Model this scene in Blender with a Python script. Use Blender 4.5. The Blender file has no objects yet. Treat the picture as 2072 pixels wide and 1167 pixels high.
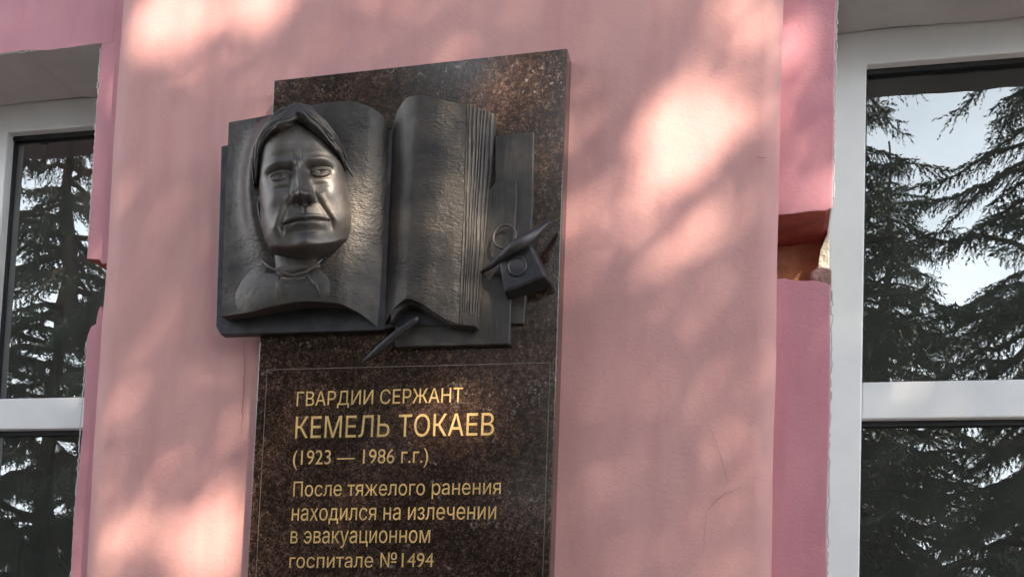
import bpy, bmesh, math, random
import numpy as np
from mathutils import Vector, Matrix

scene = bpy.context.scene
COL = scene.collection
RND = random.Random(7)
NR = np.random.RandomState(11)

# ------------------------------------------------------------------ camera
CAM_C = np.array([0.98036, -2.03073, -1.16326])
CAM_R = np.array([0.975109418, 0.218543715, 0.037420138])
CAM_U = np.array([-0.020390293, -0.079666573, 0.996613001])
CAM_F = np.array([-0.220784642, 0.972569731, 0.073227455])
FPX, CX, CY = 2248.2535, 1036.0, 1183.4
cam_d = bpy.data.cameras.new("camera")
cam = bpy.data.objects.new("camera", cam_d)
COL.objects.link(cam)
cam.matrix_world = Matrix(((CAM_R[0], CAM_U[0], -CAM_F[0], CAM_C[0]),
                           (CAM_R[1], CAM_U[1], -CAM_F[1], CAM_C[1]),
                           (CAM_R[2], CAM_U[2], -CAM_F[2], CAM_C[2]),
                           (0, 0, 0, 1)))
cam_d.sensor_width = 36.0
cam_d.lens = FPX / 2072 * 36.0
cam_d.shift_y = (CY - 583.5) / 2072
cam_d.clip_start = 0.02
cam_d.clip_end = 500
scene.camera = cam

def at(px, py, y):
    """world point on the plane at depth y that the photo shows at px, py"""
    d = CAM_F + CAM_R * (px - CX) / FPX - CAM_U * (py - CY) / FPX
    return CAM_C + d * ((y - CAM_C[1]) / d[1])

# ------------------------------------------------------------------ light
SUN_AZ, SUN_EL = math.radians(40), math.radians(38)
SUN = np.array([math.sin(SUN_AZ) * math.cos(SUN_EL), -math.cos(SUN_AZ) * math.cos(SUN_EL), math.sin(SUN_EL)])
world = bpy.data.worlds.new("World")
scene.world = world
world.use_nodes = True
wn, wl = world.node_tree.nodes, world.node_tree.links
sky = wn.new("ShaderNodeTexSky")
sky.sky_type = 'NISHITA'
sky.sun_disc = False
sky.sun_elevation = SUN_EL
sky.sun_rotation = math.atan2(SUN[0], SUN[1])
sky.dust_density = 0.8
sky.ozone_density = 2.0
# bright summer haze and thin cloud low in the sky, blue overhead
wtc = wn.new("ShaderNodeTexCoord"); wsep = wn.new("ShaderNodeSeparateXYZ"); wl.new(wtc.outputs["Generated"], wsep.inputs[0])
wns = wn.new("ShaderNodeTexNoise"); wns.inputs["Scale"].default_value = 5.0; wns.inputs["Detail"].default_value = 5; wl.new(wtc.outputs["Generated"], wns.inputs["Vector"])
wad = wn.new("ShaderNodeMath"); wad.operation = 'MULTIPLY_ADD'; wad.inputs[1].default_value = 0.30; wl.new(wns.outputs["Fac"], wad.inputs[0]); wl.new(wsep.outputs["Z"], wad.inputs[2])
wrp = wn.new("ShaderNodeValToRGB"); wl.new(wad.outputs[0], wrp.inputs["Fac"])
wrp.color_ramp.elements[0].position = 0.45; wrp.color_ramp.elements[0].color = (1, 1, 1, 1)
wrp.color_ramp.elements[1].position = 0.80; wrp.color_ramp.elements[1].color = (0, 0, 0, 1)
wmx = wn.new("ShaderNodeMixRGB"); wl.new(wrp.outputs["Color"], wmx.inputs[0]); wl.new(sky.outputs[0], wmx.inputs[1])
wmx.inputs[2].default_value = (36.0, 38.0, 40.0, 1)
wl.new(wmx.outputs[0], wn["Background"].inputs["Color"])
wn["Background"].inputs["Strength"].default_value = 0.062
sd = bpy.data.lights.new("sun", 'SUN')
sd.energy = 5.0
sd.angle = math.radians(0.5)
sd.color = (1.0, 0.86, 0.68)
so = bpy.data.objects.new("sun", sd)
COL.objects.link(so)
so.rotation_euler = Vector(-SUN).to_track_quat('-Z', 'Y').to_euler()
so.location = (4, -8, 9)
scene.view_settings.view_transform = 'Standard'
scene.view_settings.look = 'None'
scene.view_settings.exposure = 1.57
scene.view_settings.gamma = 1.0
scene.cycles.max_bounces = 8
scene.cycles.transparent_max_bounces = 12

# ------------------------------------------------------------------ materials
def mat(name):
    m = bpy.data.materials.new(name)
    m.use_nodes = True
    return m, m.node_tree.nodes, m.node_tree.links, m.node_tree.nodes["Principled BSDF"]

def tex_coord(n, l, scale=(1, 1, 1)):
    tc = n.new("ShaderNodeTexCoord")
    mp = n.new("ShaderNodeMapping")
    mp.inputs["Scale"].default_value = scale
    l.new(tc.outputs["Object"], mp.inputs["Vector"])
    return mp.outputs["Vector"]

def noise(n, l, vec, scale, detail=4, rough=0.55, dist=0.0):
    t = n.new("ShaderNodeTexNoise")
    t.inputs["Scale"].default_value = scale
    t.inputs["Detail"].default_value = detail
    t.inputs["Roughness"].default_value = rough
    t.inputs["Distortion"].default_value = dist
    l.new(vec, t.inputs["Vector"])
    return t.outputs["Fac"]

def ramp(n, l, fac, stops):
    r = n.new("ShaderNodeValToRGB")
    el = r.color_ramp.elements
    while len(el) < len(stops):
        el.new(0.5)
    for e, (p, c) in zip(el, stops):
        e.position = p
        e.color = (*c, 1) if len(c) == 3 else c
    l.new(fac, r.inputs["Fac"])
    return r.outputs["Color"]

def mix(n, l, a, b, fac, mode='MIX'):
    m = n.new("ShaderNodeMixRGB")
    m.blend_type = mode
    for s, v in (("Color1", a), ("Color2", b), ("Fac", fac)):
        if hasattr(v, "links"):
            l.new(v, m.inputs[s])
        elif isinstance(v, tuple):
            m.inputs[s].default_value = (*v, 1)
        else:
            m.inputs[s].default_value = v
    return m.outputs["Color"]

def bump(n, l, bs, height, strength, dist):
    b = n.new("ShaderNodeBump")
    b.inputs["Strength"].default_value = strength
    b.inputs["Distance"].default_value = dist
    l.new(height, b.inputs["Height"])
    l.new(b.outputs["Normal"], bs.inputs["Normal"])
    return b

def pink_paint(name, c1, c2, c3):
    m, n, l, bs = mat(name)
    v = tex_coord(n, l)
    vs = tex_coord(n, l, (3.0, 3.0, 0.7))
    big = ramp(n, l, noise(n, l, v, 2.2, 5, 0.6), [(0.32, c1), (0.68, c2)])
    streak = ramp(n, l, noise(n, l, vs, 5.0, 5, 0.6), [(0.45, (0, 0, 0)), (0.75, (1, 1, 1))])
    c = mix(n, l, big, c3, 0.0)
    mx = n.new("ShaderNodeMath"); mx.operation = 'MULTIPLY'; mx.inputs[1].default_value = 0.65
    l.new(streak, mx.inputs[0])
    c = mix(n, l, big, c3, mx.outputs[0])
    spk = ramp(n, l, noise(n, l, v, 140, 2, 0.5), [(0.70, (0, 0, 0)), (0.78, (1, 1, 1))])
    mx2 = n.new("ShaderNodeMath"); mx2.operation = 'MULTIPLY'; mx2.inputs[1].default_value = 0.25
    l.new(spk, mx2.inputs[0])
    c = mix(n, l, c, tuple(x * 0.55 for x in c1), mx2.outputs[0])
    l.new(c, bs.inputs["Base Color"])
    bs.inputs["Roughness"].default_value = 0.72
    h1 = noise(n, l, v, 9, 4, 0.5)
    h2 = noise(n, l, v, 160, 3, 0.6)
    hh = mix(n, l, h1, h2, 0.18)
    bump(n, l, bs, hh, 0.35, 0.012)
    return m

M = {}
M['pink'] = pink_paint('pink_wall_paint', (0.495, 0.250, 0.240), (0.57, 0.302, 0.280), (0.45, 0.208, 0.208))
M['rose'] = pink_paint('rose_wall_paint', (0.52, 0.225, 0.265), (0.585, 0.275, 0.31), (0.44, 0.18, 0.225))

def simple(name, col, rough=0.6, metal=0.0, var=0.12, vscale=8, bstr=0.15, bscale=60, bdist=0.004, stretch=(1, 1, 1)):
    m, n, l, bs = mat(name)
    v = tex_coord(n, l, stretch)
    f = noise(n, l, v, vscale, 5, 0.6)
    c = ramp(n, l, f, [(0.3, tuple(x * (1 - var) for x in col)), (0.7, tuple(min(1, x * (1 + var)) for x in col))])
    l.new(c, bs.inputs["Base Color"])
    bs.inputs["Roughness"].default_value = rough
    bs.inputs["Metallic"].default_value = metal
    if bstr:
        bump(n, l, bs, noise(n, l, v, bscale, 4, 0.6), bstr, bdist)
    return m

M['frame'] = simple('white_window_frame', (0.78, 0.78, 0.78), 0.35, 0, 0.06, 6, 0.05, 40, 0.002)
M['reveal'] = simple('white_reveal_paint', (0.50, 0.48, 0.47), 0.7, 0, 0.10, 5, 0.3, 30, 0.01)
M['gasket'] = simple('black_rubber_gasket', (0.012, 0.012, 0.014), 0.5, 0, 0.1, 8, 0.0)
M['mortar'] = simple('grey_mortar', (0.55, 0.50, 0.43), 0.9, 0, 0.25, 30, 0.8, 60, 0.012)
M['brick'] = simple('red_brick', (0.50, 0.23, 0.13), 0.9, 0, 0.3, 25, 0.8, 70, 0.010)
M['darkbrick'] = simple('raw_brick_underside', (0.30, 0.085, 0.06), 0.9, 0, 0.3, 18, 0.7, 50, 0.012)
M['crack'] = simple('crack_line', (0.30, 0.16, 0.155), 0.9, 0, 0.2, 20, 0.0)
M['dark_line'] = simple('dark_wall_line', (0.33, 0.15, 0.15), 0.8, 0, 0.2, 20, 0.0)
M['room'] = simple('room_wall', (0.30, 0.29, 0.27), 0.8, 0, 0.1, 3, 0.0)
M['curtain'] = simple('net_curtain', (0.35, 0.35, 0.33), 0.9, 0, 0.1, 10, 0.0)
M['bark'] = simple('tree_bark', (0.10, 0.075, 0.055), 0.9, 0, 0.35, 12, 0.8, 25, 0.03, (1, 1, 0.3))
M['gold'] = simple('gilded_lettering', (0.66, 0.44, 0.18), 0.36, 0.4, 0.25, 40, 0.25, 260, 0.001)
M['etch'] = simple('etched_line', (0.13, 0.11, 0.095), 0.6, 0, 0.2, 30, 0.0)

def granite():
    m, n, l, bs = mat('polished_brown_granite')
    v = tex_coord(n, l)
    vo = n.new("ShaderNodeTexVoronoi"); vo.inputs["Scale"].default_value = 560
    wv = n.new('ShaderNodeMixRGB'); wv.inputs[0].default_value = 0.012
    nz = n.new('ShaderNodeTexNoise'); nz.inputs['Scale'].default_value = 300; l.new(v, nz.inputs['Vector'])
    l.new(v, wv.inputs[1]); l.new(nz.outputs['Color'], wv.inputs[2]); l.new(wv.outputs[0], vo.inputs['Vector'])
    hsv = n.new("ShaderNodeSeparateColor")
    l.new(vo.outputs["Color"], hsv.inputs[0])
    grain = ramp(n, l, hsv.outputs[0], [(0.0, (0.012, 0.008, 0.007)), (0.42, (0.030, 0.015, 0.011)), (0.66, (0.085, 0.046, 0.032)),
                                        (0.88, (0.20, 0.115, 0.075)), (0.98, (0.30, 0.24, 0.20))])
    mid = ramp(n, l, noise(n, l, v, 75, 6, 0.75), [(0.38, (0.0, 0.0, 0.0)), (0.62, (1, 1, 1))])
    c = mix(n, l, (0.022, 0.012, 0.010), grain, mid)
    big = ramp(n, l, noise(n, l, v, 7, 4, 0.6), [(0.35, (0.45, 0.42, 0.42)), (0.7, (1.05, 0.98, 0.95))])
    c = mix(n, l, c, big, 1.0, 'MULTIPLY')
    fk = ramp(n, l, noise(n, l, v, 150, 2, 0.5), [(0.60, (0, 0, 0)), (0.70, (1, 1, 1))])  # pale fleck clusters painted in for sky glints on the polish
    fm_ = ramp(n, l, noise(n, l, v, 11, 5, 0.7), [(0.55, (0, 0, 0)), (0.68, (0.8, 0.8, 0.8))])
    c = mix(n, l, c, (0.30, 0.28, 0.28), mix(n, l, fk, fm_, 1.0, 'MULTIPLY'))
    l.new(c, bs.inputs["Base Color"])
    bs.inputs["Roughness"].default_value = 0.10
    bs.inputs["IOR"].default_value = 1.62
    b = bump(n, l, bs, noise(n, l, v, 260, 3, 0.6), 0.10, 0.0008)
    return m
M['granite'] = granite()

def bronze(name, kind):
    m, n, l, bs = mat(name)
    v = tex_coord(n, l)
    patina = noise(n, l, v, 18, 6, 0.65)
    c = ramp(n, l, patina, [(0.30, (0.045, 0.043, 0.045)), (0.55, (0.075, 0.068, 0.063)), (0.75, (0.125, 0.106, 0.088))])
    l.new(c, bs.inputs["Base Color"])
    bs.inputs["Metallic"].default_value = 0.5
    bs.inputs["Roughness"].default_value = 0.46
    if kind == 'page':
        # the shallow chased lines running across the pages
        vv = tex_coord(n, l, (1.0, 1.0, 1.0))
        vv = tex_coord(n, l, (0.42, 0.7, 1.0))
        w1 = noise(n, l, vv, 175, 2, 0.5, 0.9)
        w2 = noise(n, l, tex_coord(n, l, (0.6, 0.8, 1.0)), 85, 3, 0.6, 0.5)
        f = noise(n, l, v, 190, 3, 0.6)
        h = mix(n, l, mix(n, l, w1, w2, 0.4), f, 0.22)
        msk = ramp(n, l, noise(n, l, v, 12, 3, 0.5), [(0.35, (0.25, 0.25, 0.25)), (0.65, (1, 1, 1))])
        h = mix(n, l, h, msk, 1.0, 'MULTIPLY')
        bump(n, l, bs, h, 0.85, 0.0042)
        bs.inputs["Roughness"].default_value = 0.46
        c = mix(n, l, c, (0.66, 0.63, 0.60), 1.0, 'MULTIPLY'); l.new(c, bs.inputs['Base Color'])
    elif kind == 'streak':
        vv = tex_coord(n, l, (1, 1, 0.06))
        f = noise(n, l, vv, 150, 5, 0.6)
        bump(n, l, bs, f, 0.9, 0.005)
    elif kind == 'plate':
        f = noise(n, l, tex_coord(n, l, (1, 1, 0.10)), 110, 5, 0.65)
        bump(n, l, bs, f, 0.45, 0.003)
        c = mix(n, l, c, (0.8, 0.76, 0.74), 1.0, 'MULTIPLY'); l.new(c, bs.inputs['Base Color'])
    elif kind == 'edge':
        c = mix(n, l, c, (0.030, 0.024, 0.022), 0.88); l.new(c, bs.inputs['Base Color'])  # edges and undersides darkened in the colour to stand for shade
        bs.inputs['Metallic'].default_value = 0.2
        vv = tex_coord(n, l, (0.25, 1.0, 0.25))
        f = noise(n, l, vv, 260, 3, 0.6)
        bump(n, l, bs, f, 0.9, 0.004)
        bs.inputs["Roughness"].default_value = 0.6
    elif kind == 'skin':
        c = mix(n, l, c, (1.12, 1.08, 1.04), 1.0, 'MULTIPLY'); l.new(c, bs.inputs['Base Color'])
        bs.inputs['Metallic'].default_value = 0.38
        f = noise(n, l, v, 90, 4, 0.6)
        bump(n, l, bs, f, 0.28, 0.0022)
        bs.inputs["Roughness"].default_value = 0.42
    else:
        f = noise(n, l, v, 110, 4, 0.6)
        bump(n, l, bs, f, 0.4, 0.003)
    return m
M['page'] = bronze('bronze_page', 'page')
M['streak'] = bronze('bronze_page_edges', 'streak')
M['plate'] = bronze('bronze_plate', 'plate')
M['edge'] = bronze('bronze_edge_shade', 'edge')
M['skin'] = bronze('bronze_smooth', 'skin')
M['bronze'] = bronze('bronze_cast', 'cast')
mm, n_, l_, bs_ = mat('bronze_dark')
bs_.inputs["Metallic"].default_value = 0.7
bs_.inputs["Roughness"].default_value = 0.45
v_ = tex_coord(n_, l_)
l_.new(ramp(n_, l_, noise(n_, l_, v_, 30, 5, 0.6), [(0.3, (0.035, 0.035, 0.041)), (0.7, (0.068, 0.065, 0.07))]), bs_.inputs["Base Color"])
bump(n_, l_, bs_, noise(n_, l_, v_, 100, 4, 0.6), 0.3, 0.003)
M['dark'] = mm

def glass():
    m = bpy.data.materials.new('window_glass')
    m.use_nodes = True
    n, l = m.node_tree.nodes, m.node_tree.links
    n.remove(n["Principled BSDF"])
    out = n["Material Output"]
    tr = n.new("ShaderNodeBsdfTransparent"); tr.inputs[0].default_value = (0.72, 0.78, 0.75, 1)
    gl = n.new("ShaderNodeBsdfGlossy"); gl.inputs["Roughness"].default_value = 0.0
    gl.inputs["Color"].default_value = (0.93, 0.98, 1.0, 1)
    fr = n.new("ShaderNodeFresnel"); fr.inputs["IOR"].default_value = 2.3
    v = tex_coord(n, l, (1, 1, 0.8))
    b = n.new("ShaderNodeBump"); b.inputs["Strength"].default_value = 0.055; b.inputs["Distance"].default_value = 0.05
    l.new(noise(n, l, v, 2.2, 2, 0.5), b.inputs["Height"])
    l.new(b.outputs[0], gl.inputs["Normal"])
    mx = n.new("ShaderNodeMixShader")
    l.new(fr.outputs[0], mx.inputs[0]); l.new(tr.outputs[0], mx.inputs[1]); l.new(gl.outputs[0], mx.inputs[2])
    df = n.new("ShaderNodeBsdfDiffuse"); df.inputs[0].default_value = (0.62, 0.64, 0.60, 1)
    dm = n.new("ShaderNodeMixShader")
    dr = n.new("ShaderNodeMath"); dr.operation = 'MULTIPLY'; dr.inputs[1].default_value = 0.06
    l.new(noise(n, l, tex_coord(n, l, (3, 1, 1)), 4, 5, 0.65), dr.inputs[0])
    l.new(dr.outputs[0], dm.inputs[0]); l.new(mx.outputs[0], dm.inputs[1]); l.new(df.outputs[0], dm.inputs[2])
    l.new(dm.outputs[0], out.inputs["Surface"])
    return m
M['glass'] = glass()

def leafmat(name, c1, c2, trans):
    m, n, l, bs = mat(name)
    v = tex_coord(n, l)
    l.new(ramp(n, l, noise(n, l, v, 3.0, 3, 0.6), [(0.3, c1), (0.7, c2)]), bs.inputs["Base Color"])
    bs.inputs["Roughness"].default_value = 0.55
    return m
M['needle'] = leafmat('spruce_needles', (0.05, 0.068, 0.045), (0.115, 0.14, 0.09), 0)
M['leaf'] = leafmat('broad_leaves', (0.04, 0.075, 0.02), (0.075, 0.12, 0.035), 0)

# ------------------------------------------------------------------ helpers
def obj(name, verts, faces, material, parent=None, smooth=False, mats=None, fmat=None):
    me = bpy.data.meshes.new(name)
    me.from_pydata([tuple(map(float, v)) for v in verts], [], [tuple(int(i) for i in f) for f in faces])
    for m in (mats or [material]):
        me.materials.append(m)
    if fmat is not None:
        me.polygons.foreach_set("material_index", np.asarray(fmat, dtype=np.int32))
    if smooth:
        me.polygons.foreach_set("use_smooth", np.ones(len(me.polygons), dtype=bool))
    me.update()
    o = bpy.data.objects.new(name, me)
    COL.objects.link(o)
    if parent is not None:
        o.parent = parent
    return o

def empty(name, loc=(0, 0, 0)):
    o = bpy.data.objects.new(name, None)
    COL.objects.link(o)
    o.empty_display_size = 0.1
    o.location = loc
    return o

def tag(o, label=None, cat=None, group=None, kind=None):
    for k, v in (('label', label), ('category', cat), ('group', group), ('kind', kind)):
        if v:
            o[k] = v
    return o

class MB:
    """collects shapes for one mesh"""
    def __init__(self):
        self.v, self.f, self.m = [], [], []
    def add(self, v, f, mi=0):
        o = len(self.v)
        self.v.extend([tuple(x) for x in v])
        for q in f:
            self.f.append(tuple(i + o for i in q)); self.m.append(mi)
    def box(self, a, b, mi=0):
        (x0, y0, z0), (x1, y1, z1) = a, b
        v = [(x0, y0, z0), (x1, y0, z0), (x1, y1, z0), (x0, y1, z0), (x0, y0, z1), (x1, y0, z1), (x1, y1, z1), (x0, y1, z1)]
        self.add(v, [(0, 3, 2, 1), (4, 5, 6, 7), (0, 1, 5, 4), (1, 2, 6, 5), (2, 3, 7, 6), (3, 0, 4, 7)], mi)
    def prism(self, poly, y0, y1, mi=0, mi_side=None):
        """poly: (x, z) outline, counter-clockwise seen from -Y; front face at y0, back at y1"""
        k = len(poly)
        v = [(x, y0, z) for x, z in poly] + [(x, y1, z) for x, z in poly]
        o = len(self.v); self.v.extend(v)
        self.f.append(tuple(o + i for i in range(k))); self.m.append(mi)
        self.f.append(tuple(o + k + i for i in reversed(range(k)))); self.m.append(mi)
        for i in range(k):
            j = (i + 1) % k
            self.f.append((o + i, o + k + i, o + k + j, o + j))
            s = mi if mi_side is None else (mi_side(poly[i], poly[j]) if callable(mi_side) else mi_side)
            self.m.append(s)
    def tube(self, pts, rad, seg=8, mi=0, cap=True, flat=1.0):
        pts = [Vector(p) for p in pts]
        rads = rad if hasattr(rad, '__len__') else [rad] * len(pts)
        o = len(self.v)
        for i, p in enumerate(pts):
            t = (pts[min(i + 1, len(pts) - 1)] - pts[max(i - 1, 0)]).normalized()
            ref = Vector((0, 1, 0)) if abs(t.y) < 0.9 else Vector((1, 0, 0))
            u = t.cross(ref).normalized(); w = t.cross(u).normalized()
            for k in range(seg):
                a = 2 * math.pi * k / seg
                q = p + (u * math.cos(a) + w * math.sin(a) * flat) * rads[i]
                self.v.append(tuple(q))
        for i in range(len(pts) - 1):
            for k in range(seg):
                k2 = (k + 1) % seg
                self.f.append((o + i * seg + k, o + i * seg + k2, o + (i + 1) * seg + k2, o + (i + 1) * seg + k)); self.m.append(mi)
        if cap:
            self.f.append(tuple(o + k for k in reversed(range(seg)))); self.m.append(mi)
            e = o + (len(pts) - 1) * seg
            self.f.append(tuple(e + k for k in range(seg))); self.m.append(mi)
    def build(self, name, mats, parent=None, smooth=False, bevel=0, bseg=2):
        ms = mats if isinstance(mats, list) else [mats]
        o = obj(name, self.v, self.f, None, parent, smooth, ms, self.m)
        if bevel:
            b = o.modifiers.new("bevel", 'BEVEL')
            b.width = bevel; b.segments = bseg; b.limit_method = 'ANGLE'; b.angle_limit = math.radians(40)
            b.harden_normals = False
        return o

def smoothstep(a, b, x):
    t = np.clip((x - a) / (b - a), 0, 1)
    return t * t * (3 - 2 * t)

def ss(x0, x1, x):
    return smoothstep(x0, x1, x)

def spline(xs, ys, x):
    """monotone cubic through the points"""
    xs, ys, x = np.asarray(xs, float), np.asarray(ys, float), np.asarray(x, float)
    d = np.diff(ys) / np.diff(xs)
    m = np.concatenate([[d[0]], np.where(d[:-1] * d[1:] > 0, 2 * d[:-1] * d[1:] / np.where(np.abs(d[:-1] + d[1:]) < 1e-12, 1, d[:-1] + d[1:]), 0), [d[-1]]])
    i = np.clip(np.searchsorted(xs, x) - 1, 0, len(xs) - 2)
    h = xs[i + 1] - xs[i]; t = (x - xs[i]) / h
    return ((1 + 2 * t) * (1 - t) ** 2 * ys[i] + t * (1 - t) ** 2 * h * m[i] + t * t * (3 - 2 * t) * ys[i + 1] + t * t * (t - 1) * h * m[i + 1])

def jitter_line(a, b, n, amp, seed):
    r = np.random.RandomState(seed)
    t = np.linspace(0, 1, n)
    j = r.normal(0, 1, n); j = np.convolve(j, [0.25, 0.5, 0.25], 'same') * amp
    j[0] = j[-1] = 0
    return t, np.array(a)[None] + (np.array(b) - np.array(a))[None] * t[:, None], j

T = 0.043                       # the granite slab stands this far off the pilaster
PD, FD = 0.0814, 0.2936         # recessed wall plane, window frame plane
PXL, PXR = -0.3837, 0.993       # pilaster edges
OXL, OXR = -0.4844, 1.0937      # window opening edges
ZSOF = 0.185                    # underside of the window head
ZN0, ZN1 = -0.418, -0.288       # the broken gap in both window margins
ZBOT, ZTOP, GROUND = -1.75, 1.9, -2.8

# ------------------------------------------------------------------ ground
g = MB(); g.add([(-120, -120, GROUND), (120, -120, GROUND), (120, 60, GROUND), (-120, 60, GROUND)], [(0, 1, 2, 3)])
tag(g.build('ground', simple('dry_grass_ground', (0.045, 0.05, 0.025), 0.95, 0, 0.3, 3, 0.6, 30, 0.04)), kind='structure')
g = MB(); g.box((-12, -3.4, GROUND - 0.1), (12, 0.03, GROUND + 0.12))
tag(g.build('pavement', simple('grey_pavement', (0.10, 0.095, 0.09), 0.9, 0, 0.15, 4, 0.5, 40, 0.02), bevel=0.015), kind='structure')

# ------------------------------------------------------------------ building
bld = empty('pink_building', (0.3, 0, GROUND + 0.12))
tag(bld, 'pink plastered old building with white windows and broken plaster at the window edges', 'building')

def child(o):
    o.matrix_parent_inverse = bld.matrix_world.inverted()
    return o
bpy.context.view_layer.update()

# pilaster: one plastered face with gently uneven arrises
def pilaster():
    nx, nz = 40, 160
    z = np.linspace(GROUND + 0.12, ZTOP, nz)
    r = np.random.RandomState(3)
    def edge(seed, amp):
        rr = np.random.RandomState(seed); k = rr.normal(0, 1, nz)
        k = np.convolve(k, np.ones(7) / 7, 'same'); return k * amp
    el, er = PXL + edge(5, 0.0022), PXR + edge(6, 0.0022)
    xs = np.linspace(0, 1, nx)
    v, f = [], []
    for j in range(nz):
        for i in range(nx):
            x = el[j] + (er[j] - el[j]) * xs[i]
            rr = 0.006
            dx = min(x - el[j], er[j] - x)
            y = rr - math.sqrt(max(0, rr * rr - (rr - dx) ** 2)) if dx < rr else 0.0
            v.append((x, y + 0.0012 * math.sin(3.1 * x + 1.7 * z[j]) + 0.0008 * math.sin(9 * z[j] + 4 * x), z[j]))
    for j in range(nz - 1):
        for i in range(nx - 1):
            a = j * nx + i
            f.append((a, a + 1, a + nx + 1, a + nx))
    o = len(v)
    for j in range(nz):
        v.append((el[j], 0.012, z[j])); v.append((el[j], 0.30, z[j])); v.append((er[j], 0.012, z[j])); v.append((er[j], 0.30, z[j]))
    for j in range(nz - 1):
        a, b = o + 4 * j, o + 4 * j + 4
        f.append((j * nx, (j + 1) * nx, b, a)); f.append((a, b, b + 1, a + 1))
        e = j * nx + nx - 1
        f.append((e, a + 2, b + 2, e + nx)); f.append((a + 2, a + 3, b + 3, b + 2))
    fm = [0] * len(f)
    # hairline cracks and one thin darker line, laid in the paint
    def ribbon(pts, w, mi):
        P = [np.array(p) for p in pts]
        base = len(v)
        for k, p in enumerate(P):
            t = P[min(k + 1, len(P) - 1)] - P[max(k - 1, 0)]; t = t / np.linalg.norm(t)
            nrm = np.array([-t[2], 0, t[0]])
            ww = w * (0.4 + 0.6 * math.sin(math.pi * (k + 0.5) / len(P)))
            v.append(tuple(p + nrm * ww + np.array([0, -0.0032, 0]))); v.append(tuple(p - nrm * ww + np.array([0, -0.0032, 0])))
        for k in range(len(P) - 1):
            f.append((base + 2 * k, base + 2 * k + 1, base + 2 * k + 3, base + 2 * k + 2)); fm.append(mi)
    def wander(pxs, seed, amp):
        rr = np.random.RandomState(seed); out = []
        for (a, b) in zip(pxs[:-1], pxs[1:]):
            for t in np.linspace(0, 1, 9)[:-1]:
                out.append(at(a[0] + (b[0] - a[0]) * t + rr.normal(0, amp), a[1] + (b[1] - a[1]) * t + rr.normal(0, amp), 0.0))
        out.append(at(*pxs[-1], 0.0)); return out
    ribbon(wander([(1435, 1030), (1448, 1012), (1470, 998), (1502, 984)], 1, 1.2), 0.0009, 1)
    ribbon(wander([(1436, 860), (1452, 905), (1466, 945), (1472, 978)], 2, 1.2), 0.0005, 1)
    ribbon(wander([(1432, 1032), (1426, 1075), (1421, 1120)], 4, 1.0), 0.0004, 1)
    ribbon(wander([(1530, 318), (1551, 322)], 8, 0.8), 0.0006, 1)
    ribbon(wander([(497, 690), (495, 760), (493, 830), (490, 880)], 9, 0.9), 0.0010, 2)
    return child(obj('pilaster', v, f, None, bld, True, [M['pink'], M['crack'], M['dark_line']], fm))
pil = pilaster()

def margin(side):
    """the strip of wall between the pilaster and the window, broken open in the middle"""
    xi = PXL + 0.12 if side < 0 else PXR - 0.12
    xo = OXL if side < 0 else OXR
    mb = MB()
    rr = np.random.RandomState(21 if side < 0 else 22)
    def outer(z0, z1, n, amp=0.0022):
        zs = np.linspace(z0, z1, n)
        k = np.convolve(rr.normal(0, 1, n), np.ones(3) / 3, 'same') * amp
        return [(xo + k[i], zs[i]) for i in range(n)]
    # upper piece: its lower edge is the ragged head of the gap
    if side > 0:
        low = [(xi, ZN1 - 0.002), (1.02, ZN1 + 0.001), (1.05, ZN1 + 0.004), (1.08, ZN1 + 0.0035), (xo - 0.004, ZN1 + 0.008)]
        up = low + outer(ZN1 + 0.012, ZTOP, 40) + [(xi, ZTOP)]
    else:
        low = [(xi, ZN1 - 0.03), (-0.41, ZN1 - 0.03), (-0.445, ZN1 - 0.032), (-0.452, ZN1 - 0.022)]
        o_ = outer(ZN1 - 0.018, ZTOP, 40)
        up = list(reversed([(x, z) for x, z in low])) if False else None
        up = [(xi, ZTOP)] + list(reversed(o_)) + list(reversed(low))
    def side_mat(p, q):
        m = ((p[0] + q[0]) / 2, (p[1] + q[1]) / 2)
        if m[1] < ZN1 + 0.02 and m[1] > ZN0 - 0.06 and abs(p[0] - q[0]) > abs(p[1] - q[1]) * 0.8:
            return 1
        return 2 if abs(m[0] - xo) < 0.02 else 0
    mb.prism(up, PD, FD - 0.002, 0, side_mat)
    if side > 0:
        top = [(xo - 0.001, ZN0 - 0.012), (1.085, ZN0 - 0.006), (1.06, ZN0 + 0.001), (1.03, ZN0 + 0.0015), (1.01, ZN0 + 0.007), (xi, ZN0 + 0.009)]
        dn = [(xi, GROUND)] + [(x, z) for x, z in outer(GROUND, ZN0 - 0.018, 40)] + top
    else:
        top = [(-0.4515, ZN0 - 0.034), (-0.450, ZN0 - 0.016), (-0.446, ZN0 + 0.002), (-0.440, ZN0 + 0.006), (-0.434, ZN0 - 0.004), (-0.42, ZN0 - 0.002), (xi, ZN0)]
        o_ = outer(GROUND, ZN0 - 0.075, 40)
        o_ = [(x + 0.012, z) for x, z in o_] + [(-0.470, ZN0 - 0.060), (-0.463, ZN0 - 0.040)]
        dn = list(reversed([(xi, GROUND)] + o_ + top))
        dn = [(xi, GROUND)] + [(xi, ZN0)] + list(reversed(top[:-1])) + list(reversed(o_))
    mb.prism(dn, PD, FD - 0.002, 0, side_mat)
    return child(mb.build('wall', [M['rose'], M['darkbrick'], M['reveal']], bld, bevel=0.003))
margin(-1); margin(1)

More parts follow.
